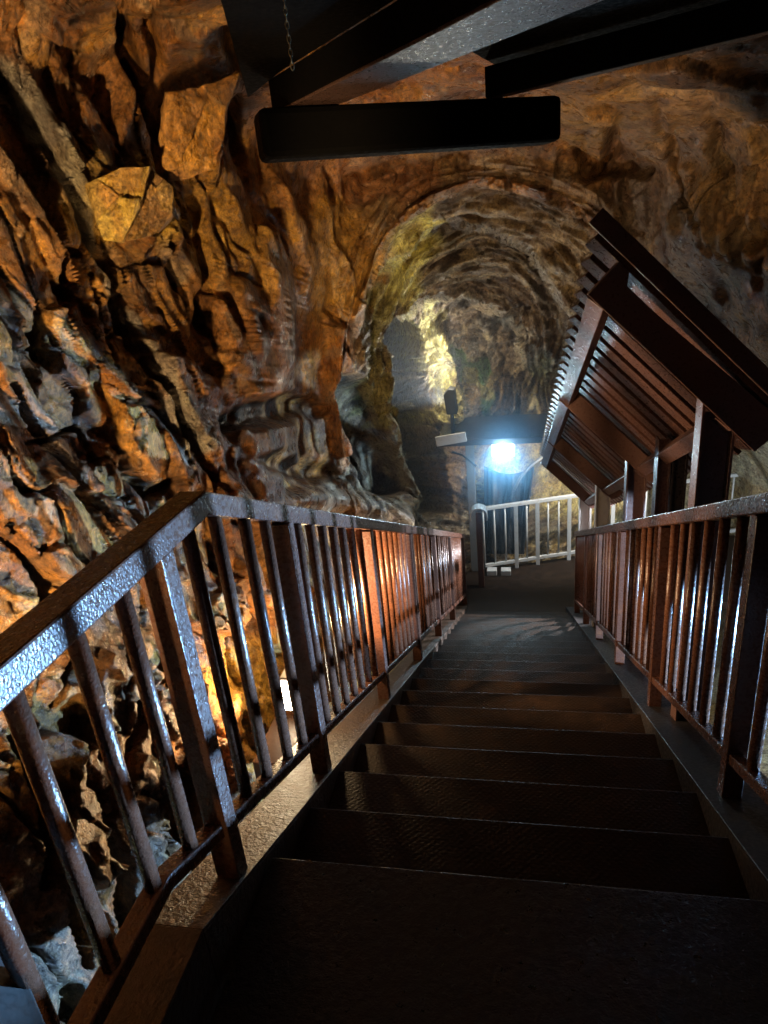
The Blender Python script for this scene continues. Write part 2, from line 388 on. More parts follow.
# even the relief out where the grid is stretched along the line of sight
stp = np.linalg.norm(np.gradient(P, axis=0), axis=-1); bw = sstep(.018, .05, stp) * (VV > 0)
Dg = disp.reshape(GR, GA)
for _ in range(5):
    B = Dg.copy(); B[1:-1] = (Dg[:-2] + 2 * Dg[1:-1] + Dg[2:]) / 4; B = (np.roll(B, 1, 1) + 2 * B + np.roll(B, -1, 1)) / 4
    Dg = Dg * (1 - bw) + B * bw
disp = Dg.ravel()
P = (flat + DIRN.reshape(-1, 3) * disp[:, None])

# mineral colour of each spot of rock, plus one painted patch of shade
def mixc(c, w, col): return c * (1 - w[:, None]) + np.array(col)[None] * w[:, None]
rust, ochre, yellow = (.38, .155, .036), (.48, .24, .05), (.60, .38, .06)
brown, dark, grey, green, pale = (.19, .08, .03), (.06, .035, .02), (.24, .22, .19), (.27, .30, .16), (.50, .47, .38)
C = np.tile(np.array(rust), (N_, 1))
C = mixc(C, np.clip(id1 * 1.4 - .5, 0, 1) * .8, ochre); C = mixc(C, (id2 > .62) * .6, brown); C = mixc(C, (id2 < .16) * .65, ochre)
C = mixc(C, (id3 > .8) * .5, dark); C = mixc(C, (id3 < .1) * .35, grey)
C = mixc(C, sstep(.15, .7, fbm(flat * 1.7, 3, 91)) * .6, brown)
C = mixc(C, sstep(.4, .85, fbm(flat * 2.6, 3, 95)) * .45, grey)
C = mixc(C, sstep(.55, 1.0, -f1) * .5, dark)
Cin = np.tile(np.array((.235, .18, .125)), (N_, 1))
Cin = mixc(Cin, sstep(0, .35, st3) * .85, (.42, .33, .22)); Cin = mixc(Cin, sstep(.05, .4, -st3) * .85, (.06, .04, .026)); Cin = mixc(Cin, sstep(.1, .7, st1) * .6, grey); Cin = mixc(Cin, sstep(.0, .7, -st1) * .6, (.12, .07, .04)); Cin = mixc(Cin, sstep(.2, .7, st2) * .5, (.34, .24, .14))
wi = np.clip(inside + (fv > 0) * (1 - near_in) * .75 * sstep(205, 235, fa), 0, 1)
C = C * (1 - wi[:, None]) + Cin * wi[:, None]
wob = 10 * fbm(flat * 2.2, 3, 15)
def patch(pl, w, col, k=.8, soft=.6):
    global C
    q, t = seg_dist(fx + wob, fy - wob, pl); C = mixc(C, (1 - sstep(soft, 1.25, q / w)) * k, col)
patch([(100, 210), (135, 195), (165, 215)], 34, yellow, .75); patch([(75, 150), (90, 165)], 16, yellow, .6)
patch([(230, 220), (330, 260)], 62, (.52, .28, .055), .85); patch([(260, 190), (340, 185), (420, 180)], 22, (.38, .16, .06), .6)
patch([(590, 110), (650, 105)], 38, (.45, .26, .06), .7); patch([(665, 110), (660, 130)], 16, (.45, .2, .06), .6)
patch([(5, 60), (60, 130), (112, 250), (150, 330), (200, 450)], 10, grey, .8); patch([(20, 400), (60, 450)], 14, grey, .5)
patch([(418, 235), (405, 270), (398, 300)], 20, (.60, .54, .18), 1); patch([(372, 300), (376, 370), (392, 430)], 10, (.40, .37, .16), .8)
patch([(430, 320), (438, 380), (440, 420)], 13, (.66, .60, .26), .9); patch([(400, 335), (397, 400)], 8, (.50, .46, .16), .8)
patch([(455, 355), (470, 380), (490, 400)], 12, (.08, .20, .07), .85)
patch([(400, 440), (405, 470), (430, 500)], 18, pale, .7); patch([(345, 470), (330, 500)], 14, pale, .5)
patch([(560, 410), (545, 380)], 20, (.42, .36, .16), .6)
patch([(500, 470), (560, 480), (620, 480)], 40, (.62, .50, .20), .95); patch([(540, 560), (600, 560)], 30, (.40, .33, .2), .6)
patch([(700, 480), (760, 520), (800, 700)], 90, (.50, .50, .40), .8, .8)
patch([(455, 455), (460, 500)], 12, (.36, .22, .10), .7)
patch([(700, 120), (760, 180)], 90, (.24, .16, .09), .7); patch([(640, 220), (700, 280)], 50, (.12, .085, .06), .8)  # second patch paints the shade behind the canopy into the rock colour
patch([(30, 860), (50, 980), (90, 1010)], 30, grey, .7); patch([(120, 640), (60, 780), (120, 860)], 40, dark, .5)
patch([(262, 660), (270, 720)], 30, yellow, .6)
streak = sstep(.1, .6, np.sin((fx * .35 + fy * .6) * .16 + 2 * f1)); farr = sstep(12, 13, DIST.ravel())
C = mixc(C, farr * streak * .45 * (fa < 80), (.55, .36, .12))
C = np.clip(C, .01, .8)

def rock_piece(name, vidx_faces, label=None):
    used, invx = np.unique(vidx_faces.ravel(), return_inverse=True)
    me = bpy.data.meshes.new(name); nf = len(vidx_faces)
    me.vertices.add(len(used)); me.vertices.foreach_set('co', P[used].ravel().astype(np.float32))
    me.loops.add(nf * 4); me.loops.foreach_set('vertex_index', invx.astype(np.int32))
    me.polygons.add(nf); me.polygons.foreach_set('loop_start', np.arange(0, nf * 4, 4, dtype=np.int32)); me.polygons.foreach_set('loop_total', np.full(nf, 4, np.int32))
    me.polygons.foreach_set('use_smooth', np.ones(nf, bool))
    me.update(calc_edges=True); me.validate()
    at_ = me.attributes.new('mineral', 'FLOAT_COLOR', 'POINT'); at_.data.foreach_set('color', np.concatenate([C[used], np.ones((len(used), 1))], 1).ravel().astype(np.float32))
    me.materials.append(M['rock'])
    o = bpy.data.objects.new(name, me); COL.objects.link(o); o['kind'] = 'structure'; return o
gi, gj = np.meshgrid(np.arange(GR - 1), np.arange(GA), indexing='ij')
jn = (gj + 1) % GA
FACES = np.stack([gi * GA + gj, gi * GA + jn, (gi + 1) * GA + jn, (gi + 1) * GA + gj], -1).reshape(-1, 4)
fang = A2[gi, gj].ravel(); frow = gi.ravel(); tun = frow < len(rin) - 1
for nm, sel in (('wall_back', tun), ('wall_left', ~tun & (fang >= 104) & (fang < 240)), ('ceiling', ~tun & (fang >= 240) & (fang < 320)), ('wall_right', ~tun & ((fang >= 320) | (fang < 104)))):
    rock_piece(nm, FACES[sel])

# blocks that jut out of the left wall
def boulder(name, poly, d, thick, col, label, tilt=0.0, seed=1):
    c = np.mean(np.array(poly, float), 0); n = 26
    pts = [at(px, py, d + tilt * (px - c[0]) / 100) for px, py in poly]
    ctr = np.mean(pts, 0); back = _n(ctr)
    # fill the outline with a fan of rings so that the face can be roughened
    v, f = [], []; ring = []
    for a, b in zip(pts, pts[1:] + pts[:1]):
        for k in range(n): ring.append(a + (b - a) * k / n)
    ring = np.array(ring); m = len(ring); steps = 20; allv = []
    for s in range(steps):
        k = 1 - s / steps; allv.append(ctr + (ring - ctr) * k)
    side = []
    for s in range(1, 11): side.append(ring + (ring - ctr) * .03 * math.sin(s * .9) + back * thick * s / 10)
    rows = side[::-1] + allv
    vv = np.concatenate(rows + [ctr[None]]); nr = len(rows)
    qq, cc, ii = facets(vv * np.array([5, 5, 5]) + seed, 400 + seed)
    amp = np.concatenate([np.full(m, .5)] * 10 + [np.full(m, .35 + .65 * min(1, s / 4)) for s in range(steps)] + [np.ones(1)])
    dn = .045 * qq + .02 * fbm(vv * 9, 4, seed) + .006 * fbm(vv * 40, 3, seed)
    vv = vv - back[None] * (dn * amp)[:, None] + np.stack([fbm(vv * 7, 3, seed + 9 + i) for i in range(3)], 1) * .012
    for i in range(nr - 1):
        for j in range(m): f.append((i * m + j, i * m + (j + 1) % m, (i + 1) * m + (j + 1) % m, (i + 1) * m + j))
    for j in range(m): f.append(((nr - 1) * m + j, (nr - 1) * m + (j + 1) % m, nr * m))
    me = bpy.data.meshes.new(name); me.from_pydata(vv.tolist(), [], f); me.update()
    cl = np.tile(np.array(col), (len(vv), 1)); cl = mixc(cl, (ii > .7) * .5, brown); cl = mixc(cl, sstep(.1, .6, fbm(vv * 6, 3, seed + 30)) * .5, rust)
    a_ = me.attributes.new('mineral', 'FLOAT_COLOR', 'POINT'); a_.data.foreach_set('color', np.concatenate([cl, np.ones((len(vv), 1))], 1).ravel().astype(np.float32))
    me.materials.append(M['rock']); me.polygons.foreach_set('use_smooth', [True] * len(me.polygons))
    o = bpy.data.objects.new(name, me); COL.objects.link(o); tag(o, label, 'rock', 'blocks jutting from the left rock wall'); return o
boulder('rock_slab', [(164, 92), (200, 88), (238, 70), (226, 125), (215, 168), (166, 184), (160, 140)], 3.3, .7, (.48, .23, .045), 'flat ochre rock slab hanging below the dark roof, left of the girder end', .2, 1)
boulder('rock_block', [(84, 186), (120, 168), (150, 166), (140, 205), (124, 242), (104, 238)], 3.05, .6, (.52, .35, .07), 'bright yellow wedge of rock on the left wall', -.2, 2)
boulder('rock_block', [(148, 168), (172, 186), (174, 216), (160, 233), (128, 240), (142, 205)], 3.12, .6, (.34, .20, .06), 'brown-gold rock block just right of the bright yellow wedge', .3, 3)

# ---------------------------------------------------------------- stair
K = .474; RUN = .41; RISE = RUN * K; Y0 = 1.17; Z0 = -1.76; NST = 20; ZLOW = Z0 - RISE * (NST + 1)
YEND = Y0 + RUN * NST
XL, XR = -.862, .735
zs = lambda y: Z0 - K * (y - Y0)                     # nosing line
stair = thing('staircase', 'long dark wet steel staircase going down between the two railings', 'staircase', (0, Y0, Z0))
for i in range(2, NST + 1):
    y0 = Y0 + RUN * (i - 1); z = Z0 - RISE * i
    MB().box((XL - .02, y0 - .03, z - .035), (XR + .02, y0 + RUN, z)).build('tread', M['tread'], stair, .008)
    MB().box((XL - .01, y0 - .028, z), (XR + .01, y0 - .016, z + RISE - .036)).build('riser', M['tread'], stair)
def stringer(xa, xb, xi):     # channel: top flange from xa to xb, web under the inner edge
    m = MB(); yb = 1.13; zf = -1.70
    pts = [(-1.2, zf), (yb, zf), (YEND + .75, zf - K * (YEND + .75 - yb))]
    for (ya, za), (yc, zc) in zip(pts[:-1], pts[1:]):
        m.hexa([(xa, ya, za - .014), (xb, ya, za - .014), (xb, yc, zc - .014), (xa, yc, zc - .014), (xa, ya, za), (xb, ya, za), (xb, yc, zc), (xa, yc, zc)])
        x0, x1 = (xi - .012, xi) if xi > 0 else (xi, xi + .012)
        m.hexa([(x0, ya, za - .30), (x1, ya, za - .30), (x1, yc, zc - .30), (x0, yc, zc - .30), (x0, ya, za - .014), (x1, ya, za - .014), (x1, yc, zc - .014), (x0, yc, zc - .014)])
    return m
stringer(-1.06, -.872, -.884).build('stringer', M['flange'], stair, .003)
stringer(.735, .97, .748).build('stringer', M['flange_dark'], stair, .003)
MB().box((XL - .005, -1.2, Z0 - RISE - .04), (XR + .005, Y0 + RUN, Z0 - RISE)).build('upper_landing', M['landing'], stair, .004)

# lower landing, a platform of its own that runs off to the right
low = thing('landing_platform', 'wet dark platform at the foot of the stairs inside the white railing', 'platform', (0, YEND, ZLOW))
MB().prism([(-1.15, YEND - .03, ZLOW), (4.6, YEND + .9, ZLOW), (4.6, 12.75, ZLOW), (1.1, 11.75, ZLOW), (-.95, 11.1, ZLOW)], (0, 0, -.12)).build('deck_plate', M['tread'], low, .004)
MB().box((XL - .01, YEND - .028, ZLOW), (XR + .01, YEND - .016, ZLOW + RISE - .036)).build('riser', M['tread'], low)

# ---------------------------------------------------------------- railings
def rail_path(xc, w, h, pts):
    """box rail through (y, z_top) points"""
    m = MB(); rows = []
    for i, (y, z) in enumerate(pts):
        rows.append([(xc - w / 2, y, z), (xc + w / 2, y, z), (xc + w / 2, y, z - h), (xc - w / 2, y, z - h)])
    v = [p for r_ in rows for p in r_]; f = [(0, 1, 2, 3), tuple(len(v) - 4 + k for k in (3, 2, 1, 0))]
    for i in range(len(rows) - 1):
        for k in range(4): f.append((i * 4 + k, i * 4 + (k + 1) % 4, i * 4 + 4 + (k + 1) % 4, i * 4 + 4 + k))
    return m.add(v, f)
def ztop(y): return -.617 - K * max(0, y - 1.672)
def zbot(y): return -1.455 - K * max(0, y - 1.096)
def zfl(y): return -1.70 - K * max(0, y - 1.13)
def rail(name, xc, label, posts, bals, y0, y1, inner):
    t = thing(name, label, 'railing', (xc, posts[0], zfl(posts[0])), 'brown railings along the staircase')
    sg = 1 if inner > 0 else -1
    rail_path(xc, .085, .075, [(y0, -.617), (1.672, -.617), (y1, ztop(y1))]).build('top_rail', M['brown'], t, .006)
    rail_path(xc, .055, .05, [(y0, -1.455), (1.096, -1.455), (y1, zbot(y1))]).build('bottom_rail', M['brown'], t, .005)
    for y in posts:
        MB().box((xc - .035, y - .033, zfl(y) + (K * .042 if y < 1.0 else -K * .02)), (xc + .041, y + .033, ztop(y) - .072)).build('post', M['brown'], t, .004)
    for y in bals:
        MB().tube([(xc, y, zbot(y) - .01), (xc, y, ztop(y) - .07)], .0215, 14).build('baluster', M['brown_tube'], t, smooth=True)
    return t
lp = [1.41, 2.31, 3.65, 5.05, 6.5, 8.0, 9.95]
lb = [.30, .49, .68, .865, 1.062, 1.245, 1.60, 1.775, 1.98, 2.15]
for a, b in zip(lp[1:-1], lp[2:]):
    n = round((b - a) / .178); lb += [a + (b - a) * k / n for k in range(1, n)]
rail('stair_railing', -.925, 'brown steel railing on the left of the stairs, against the rock wall', lp, lb, -.6, 10.12, 1)
rp = [.9, 2.3, 3.72, 5.1, 6.45, 7.75, 9.0]
rb = []
for a, b in zip(rp[:-1], rp[1:]): rb += [a + (b - a) * k / 7 for k in range(1, 7)]
rail('stair_railing', .83, 'brown steel railing on the right of the stairs, under the slatted canopy', rp, rb, -.4, 9.15, -1)

# white railing along the outer edge of the lower platform
fA, fB, fC = np.array([-.62, 11.08, 0]), np.array([1.1, 11.65, 0]), np.array([4.5, 12.65, 0])
wf = thing('platform_railing', 'pale white railing round the far edge of the lower platform', 'railing', (0, 11.3, ZLOW))
zt = ZLOW + 1.30
def seg(a, b, z, w, h, nm): return MB().beam(a + [0, 0, z - h / 2], b + [0, 0, z - h / 2], w, h, np.cross(_n(b - a), [0, 0, 1.])).build(nm, M['white'], wf, .005)
for a, b in ((fA, fB), (fB, fC)):
    seg(a, b, zt, .07, .06, 'top_rail'); seg(a, b, ZLOW + .17, .05, .06, 'bottom_rail')
    L = np.linalg.norm(b - a); n = max(3, round(L / .21))
    for k in range(n + (b is fC)):
        p = a + (b - a) * k / n
        if k % 5 == 3 or (b is fB and k == 5) : MB().box((p[0] - .035, p[1] - .035, ZLOW), (p[0] + .035, p[1] + .035, zt - .05)).build('post', M['white'], wf, .004)
        else: MB().tube([p + [0, 0, ZLOW + .14], p + [0, 0, zt - .05]], .016, 12).build('baluster', M['white'], wf, smooth=True)
for nm_, px_, lab in (('concrete_foot', 492, 'left pale block under the bottom rail of the white railing'), ('concrete_foot', 506, 'right pale block under the bottom rail of the white railing')):
    p = at_z(px_, 574, ZLOW); tag(MB().box((p[0] - .09, p[1] - .08, ZLOW + .001), (p[0] + .09, p[1] + .08, ZLOW + .105)).build(nm_, M['white'], None, .012), lab, 'block')

# ---------------------------------------------------------------- slatted canopy over the right railing
cn = thing('slatted_canopy', 'brown steel canopy of slanting planks on posts over the right railing', 'canopy', (1.0, 3.0, zfl(3.0)))
q2 = math.sqrt(.5); sdir = np.array([q2, 0, -q2]); pdir = np.array([q2, 0, q2])   # along a rafter (down to the right) and across it
CS = 1.12
def orig(y): return np.array([.295 * CS, y, -.303 * CS - K * (y - 3.0 * CS)])                     # upper lower-corner of a rafter
def spt(y, s, p): return orig(y) + sdir * (s * CS) + pdir * (p * CS)
def rafter(y, dep, w, ln, notch=False):
    m = MB(); e = (0, w, -K * w * 0)
    if notch:
        m.prism([spt(y, 0, 0), spt(y, ln, 0), spt(y, ln + .0, dep * 1.02), spt(y, .93, dep * .98), spt(y, .86, dep * .94), spt(y, .10, dep * .70), spt(y, .06, dep), spt(y, 0, dep)], e)
    else:
        m.prism([spt(y, 0, 0), spt(y, ln - .03, 0), spt(y, ln, .04), spt(y, ln, dep), spt(y, 0, dep)], e)
    return m
RY = [3.315, 5.38, 7.39, 9.35]
for i, y in enumerate(RY):
    rafter(y, .165 if i == 0 else .125, .06, .99 if i == 0 else .93, i == 0).build('rafter', M['canopy'], cn, .004)
TOPP = .168
for s0, w_, nm_ in ((.035, .085, 'purlin'), (.80, .085, 'purlin')):
    for ya, yb in zip(RY[:-1], RY[1:]):
        a, b = spt(ya + .06, s0, .055), spt(yb, s0, .055)
        MB().beam(a, b, w_ * CS, .10, sdir).build(nm_, M['canopy'], cn, .004)
# planks run with the rafters, lying on top of them, their upper ends poking out like a comb
pl_y = np.arange(3.39, 10.1, .19)
for y in pl_y:
    a, b = spt(y, -.16, TOPP + .014), spt(y, 1.02, TOPP + .014)
    MB().beam(a, b, .132, .03, (0, 1, -K)).build('roof_plank', M['plank'], cn, .003)
MB().prism([spt(3.215, -.17, TOPP - .012), spt(3.215, 1.25, TOPP - .012), spt(3.215, 1.25, TOPP + .058), spt(3.215, -.17, TOPP + .058)], (0, .035, 0)).build('edge_board', M['canopy'], cn, .003)
for i, y in enumerate(RY):     # H-section posts outside the railing
    m = MB(); x0 = .88; yb = y + .06; ztp = spt(y, .80, .0)[2] + .06; zb = zfl(y) - .02
    dx, fl = (.145, .014)
    zl = zb - .06
    for xx in (x0, x0 + dx): m.box((xx, yb, zl), (xx + fl, yb + .12, ztp - (.06 if xx > x0 else -.04)))
    m.box((x0 + fl, yb + .052, zl), (x0 + dx, yb + .066, ztp - .03))
    m.build('post', M['canopy'] if i < 2 else M['white'], cn, .002)  # far posts pale: the white light on them is put into the colour

ph = at_y(670, 440, 4.62)[2]
for pa, pb, mt in ((656, 669, 'plank'), (671, 686, 'dark')):
    xa, xb = at_y(pa, 490, 4.62)[0], at_y(pb, 490, 4.62)[0]
    m = MB().box((xa, 4.62, zfl(4.62) - .1), (xa + .014, 4.74, ph)).box((xb - .014, 4.62, zfl(4.62) - .1), (xb, 4.74, ph)).box((xa + .014, 4.63, zfl(4.62) - .1), (xb - .014, 4.645, ph))
    m.build('post', M[mt], cn, .002)

# ---------------------------------------------------------------- dark roof over the upper landing
zr = .45
g0, g1 = at_z(553, 98, zr), at_z(255, 111, zr); gd = _n(g0 - g1)
roof = thing('overhead_shelter', 'dark steel shelter roof over the viewer with joists on a girder', 'roof shelter', tuple(g0))
MB().beam(g1 + [0, 0, -.078], g0 + [0, 0, -.078], .14, .156, np.cross(gd, [0, 0, 1.])).build('girder', M['black'], roof, .022)
def quadbeam(c, h, mat, nm, par):   # underside corners (4), height
    c = [np.array(p, float) for p in c]
    return MB().prism(c, (0, 0, h)).build(nm, mat, par, .003)
jd = _n(at_z(768, 35, zr) - at_z(520, 97, zr)); 
bl0, bl1 = at_z(288, 108, zr + .003), at_z(501, 0, zr + .003); br0, br1 = at_z(333, 107, zr + .003), at_z(605, 0, zr + .003)
ext = lambda a, b, t: a + (b - a) * t
quadbeam([ext(bl0, bl1, -.12), ext(br0, br1, -.12), ext(br0, br1, 1.9), ext(bl0, bl1, 1.9)], .010, M['canopy'], 'joist_lit_underside', roof)  # one joist in two colours: lit underside brown, shaded sides painted black
upz = np.array([0, 0, .0101]); mid = lambda t: (ext(bl0, bl1, t) + ext(br0, br1, t)) / 2
quadbeam([ext(bl0, bl1, -.12) + upz, ext(br0, br1, -.12) + upz, ext(br0, br1, 1.9) + upz, ext(bl0, bl1, 1.9) + upz], .10, M['black'], 'joist', roof)
a0, a1 = at_z(505, 97, zr + .003), at_z(768, 35, zr + .003); perp = _n(np.cross(jd, [0, 0, 1.])); perp = perp if np.dot(perp, a0) < 0 else -perp
quadbeam([ext(a0, a1, -.05), ext(a0, a1, 1.6), ext(a0, a1, 1.6) + perp * .05, ext(a0, a1, -.05) + perp * .05], .012, M['canopy'], 'edge_angle', roof)
quadbeam([ext(a0, a1, -.05) + perp * .05, ext(a0, a1, 1.6) + perp * .05, ext(a0, a1, 1.6) + perp * .062, ext(a0, a1, -.05) + perp * .062], .10, M['black'], 'joist', roof)
zd = zr + .115
q0, q1 = at_z(449, 86, zd), at_z(449 + 170, 0, zd)
quadbeam([ext(a0, a1, -.05) + [0, 0, .112], ext(a0, a1, 1.6) + [0, 0, .112], ext(bl0, bl1, 1.9) + [0, 0, .112], ext(br0, br1, .45) + [0, 0, .112]], .02, M['black'], 'roof_deck', roof)
quadbeam([ext(bl0, bl1, -.02) + [0, 0, .112], ext(bl0, bl1, 1.9) + [0, 0, .112], at_z(205, -330, zd), at_z(215, -20, zd), at_z(248, 98, zd)], .02, M['black'], 'roof_deck', roof)

# chain hanging from the deck
m = MB(); top = at(287, -40, 1.9); bot = at(293, 72, 1.9); dz = top[2] - bot[2]
top = np.array([bot[0], bot[1], bot[2] + dz]); nl = int(dz / .0135)
for i in range(nl):
    c = bot + np.array([0, 0, .0135 * i + .012]); ang = (i % 2) * math.pi / 2 + .3
    hx = np.array([math.cos(ang), math.sin(ang), 0]); pts = [c + hx * 0.0038 * math.cos(t) + np.array([0, 0, .0088 * math.sin(t)]) for t in np.linspace(0, 2 * math.pi, 13)]
    m.tube(pts, 0.0016, 6, False)
tag(m.build('hanging_chain', M['chain'], None, smooth=True), 'thin link chain hanging from the dark shelter roof', 'chain')

# ---------------------------------------------------------------- lamp shelter at the far end
sy = 11.0
sb = at_y(475, 560, 11.2); sb[2] = ZLOW
sp = sb
sh = thing('lamp_shelter', 'small flat roof on a dark post above the glowing cool floodlight', 'roof shelter', tuple(sb))
ztop_s = at_y(475, 437, sp[1])[2]
MB().box((sp[0] - .07, sp[1] - .07, ZLOW), (sp[0] + .07, sp[1] + .07, ztop_s)).build('post', M['grey'], sh, .006)
r0 = at_y(438, 432, sp[1] - .35); r1 = at_y(560, 430, sp[1] + .1)
def slab(lo, hi, nm, mat): return MB().box(lo, hi).build(nm, mat, sh, .006)
slab((r0[0], sp[1] - .5, ztop_s), (r1[0], sp[1] + 1.0, ztop_s + .10), 'roof_plate', M['dark'])
MB().beam((r0[0] - .02, sp[1] - .53, ztop_s + .10), (r0[0] + .48, sp[1] - .53, ztop_s + .17), .05, .16, (0, 1, 0)).build('end_fascia', M['white'], sh, .005)
lc = at_y(503, 450, 10.75)
fl = thing('floodlight', 'glowing bluish-white floodlight under the small far roof', 'lamp', tuple(lc), 'floodlights in the cave')
fh = MB().box((lc[0] - .20, lc[1] + .0, lc[2] - .13), (lc[0] + .20, lc[1] + .10, lc[2] + .13)).build('housing', M['housing'], fl, .012)
MB().box((lc[0] - .165, lc[1] - .012, lc[2] - .10), (lc[0] + .165, lc[1] - .002, lc[2] + .10)).build('lens', M['cool_lens'], fh, .004)
MB().box((lc[0] - .03, lc[1] + .03, lc[2] + .13), (lc[0] + .03, lc[1] + .07, ztop_s - .0)).build('bracket', M['housing'], fl)
# dark floodlight standing on the small roof, turned to the passage
bl = at_y(448, 404, 11.2)
bf = thing('floodlight', 'black floodlight standing on the left end of the small far roof', 'lamp', (bl[0], bl[1], ztop_s + .1), 'floodlights in the cave')
MB().prism([bl + [-.02, -.12, -.16], bl + [.16, -.12, -.16], bl + [.13, -.12, .26], bl + [.04, -.12, .28], bl + [-.06, -.12, .18]], (0, .26, 0)).build('housing', M['cable'], bf, .015)
MB().beam((bl[0] + .06, bl[1], ztop_s + .1), (bl[0] + .06, bl[1], bl[2] - .15), .05, .16, (1, 0, 0)).build('bracket', M['cable'], bf, .004)
# thin mist hanging at the far end
mk = NT('thin_mist'); mk.t.nodes.remove(mk.b)
vs = mk.n('ShaderNodeVolumeScatter'); vs.inputs['Color'].default_value = (.80, .9, 1, 1); vs.inputs['Density'].default_value = .026; vs.inputs['Anisotropy'].default_value = .2
mk.l(vs.outputs['Volume'], mk.out.inputs['Volume'])
mist = MB().box((-3.2, 9.6, -5.6), (1.3, 15.5, .1)).build('mist', mk.m); mist['kind'] = 'stuff'; mist['label'] = 'thin bluish mist hanging round the far floodlight and the tall slot'; mist['category'] = 'mist'
mk2 = NT('lamp_halo'); mk2.t.nodes.remove(mk2.b)  # added ball of blue scatter, shaped to imitate the lamp's halo
vs = mk2.n('ShaderNodeVolumeScatter'); vs.inputs['Color'].default_value = (.22, .58, 1, 1); vs.inputs['Anisotropy'].default_value = .4
tcm = mk2.n('ShaderNodeTexCoord').outputs['Object']; sub = mk2.n('ShaderNodeVectorMath', operation='DISTANCE'); mk2.l(tcm, sub.inputs[0]); sub.inputs[1].default_value = (float(lc[0]), float(lc[1]) - .25, float(lc[2]) + .05)
mr = mk2.n('ShaderNodeMapRange'); mr.inputs['From Min'].default_value = 1.6; mr.inputs['From Max'].default_value = .2; mr.inputs['To Min'].default_value = 0; mr.inputs['To Max'].default_value = .62; mk2.l(sub.outputs['Value'], mr.inputs['Value'])
pw = mk2.n('ShaderNodeMath', operation='POWER'); pw.inputs[1].default_value = 2.2; mk2.l(mr.outputs['Result'], pw.inputs[0]); mk2.l(pw.outputs[0], vs.inputs['Density'])
mk2.l(vs.outputs['Volume'], mk2.out.inputs['Volume'])
mm = MB(); rows_ = [[lc + np.array([1.55 * math.cos(a) * math.sin(b), -.25 + 1.55 * math.sin(a) * math.sin(b), .05 + 1.55 * math.cos(b)]) for a in np.linspace(0, 2 * math.pi, 25)[:-1]] for b in np.linspace(.02, math.pi - .02, 13)]
mm.add([p for r_ in rows_ for p in r_], [(i * 24 + j, i * 24 + (j + 1) % 24, (i + 1) * 24 + (j + 1) % 24, (i + 1) * 24 + j) for i in range(12) for j in range(24)] + [tuple(range(24)), tuple(12 * 24 + k for k in range(24))[::-1]])
halo = mm.build('mist', mk2.m); halo['kind'] = 'stuff'; halo['label'] = 'added ball of blue haze imitating the halo of the far floodlight'; halo['category'] = 'mist'
# white capped post at the end of the left railing
cp = at_y(480, 545, 10.55); cpz = zfl(9.9)
cap = thing('capped_post', 'brown post with a rounded white cap at the end of the left railing', 'post', (cp[0], cp[1], ZLOW))
zt_ = at_y(478, 512, 10.55)[2]
MB().box((cp[0] - .05, cp[1] - .05, ZLOW), (cp[0] + .05, cp[1] + .05, zt_)).build('shaft', M['brown_tube'], cap, .005)
arc_ = [(cp[0] - .13 + .0, cp[1], zt_ - .12)] + [(cp[0] + .13 * math.cos(t), cp[1], zt_ + .0 + .10 * math.sin(t)) for t in np.linspace(math.pi, .15, 9)] + [(cp[0] + .14, cp[1], zt_ - .12)]
m = MB(); 
for a, b in zip(arc_[:-1], arc_[1:]): m.beam(a, b, .22, .022, (0, 1, 0))
m.build('white_cap', M['white'], cap)
# black plastic sheet draped behind the lamp
pts = []; nu, nv = 30, 22
for j in range(nv):
    for i in range(nu):
        u, v = i / (nu - 1), j / (nv - 1); px = 484 + (534 - 484) * u - 10 * u * v; py = 466 + 88 * v + 8 * math.sin(u * 3.1) * (1 - v)
        d_ = 12.72 + .09 * math.sin(u * 17 + v * 1.5) + .06 * math.sin(u * 31 - v * 2) - .05 * v
        pts.append(at(px, py, d_))
fs = [(j * nu + i, j * nu + i + 1, (j + 1) * nu + i + 1, (j + 1) * nu + i) for j in range(nv - 1) for i in range(nu - 1)]
o = MB().add(pts, fs).build('plastic_sheet', M['tarp'], None, smooth=True); md = o.modifiers.new('thick', 'SOLIDIFY'); md.thickness = .006
tag(o, 'black plastic sheet draped over rock behind the far railing', 'sheet')
tag(MB().tube([at(452, 452, 11.4), at(462, 455, 11.35), at(470, 461, 11.35), at(476, 466, 11.4)], .018, 8).build('power_cable', M['cable'], None, smooth=True), 'short dark cable running to the post of the small far roof', 'cable')
tag(MB().tube([at(545, 455, 12.3), at(530, 466, 12.2), at(520, 478, 12.2), at(514, 490, 12.2)], .03, 8).build('water_hose', M['grey'], None, smooth=True), 'curved pale hose hanging beside the black plastic sheet', 'hose')

# ---------------------------------------------------------------- warm floodlight outside the left railing
wl_ = at_x(294, 690, -1.30)
wfld = thing('floodlight', 'warm floodlight on a brown box behind the left railing', 'lamp', (wl_[0], wl_[1], wl_[2] - .2), 'floodlights in the cave')
tl = Matrix.Rotation(math.radians(20), 3, 'Z')
wx, wy, wz = wl_
wh = MB().box((wx - .05, wy - .07, wz - .10), (wx + .03, wy + .15, wz + .13)).build('housing', M['housing'], wfld, .01)
MB().box((wx - .04, wy - .078, wz - .085), (wx + .02, wy - .07, wz + .115)).build('lens', M['warm_lens'], wh, .002)
m = MB()
for k in range(3): m.box((wx - .045, wy - .085, wz - .05 + .06 * k), (wx + .025, wy - .081, wz - .046 + .06 * k))
m.build('guard_bar', M['cable'], wh)
MB().box((wx - .04, wy + .0, wz - .16), (wx + .02, wy + .08, wz - .10)).build('bracket', M['housing'], wfld, .004)
pb = MB().box((wx - .13, wy - .42, wz - .42), (wx + .07, wy + .22, wz - .16)).build('lamp_plinth', M['plinth'], None, .008)
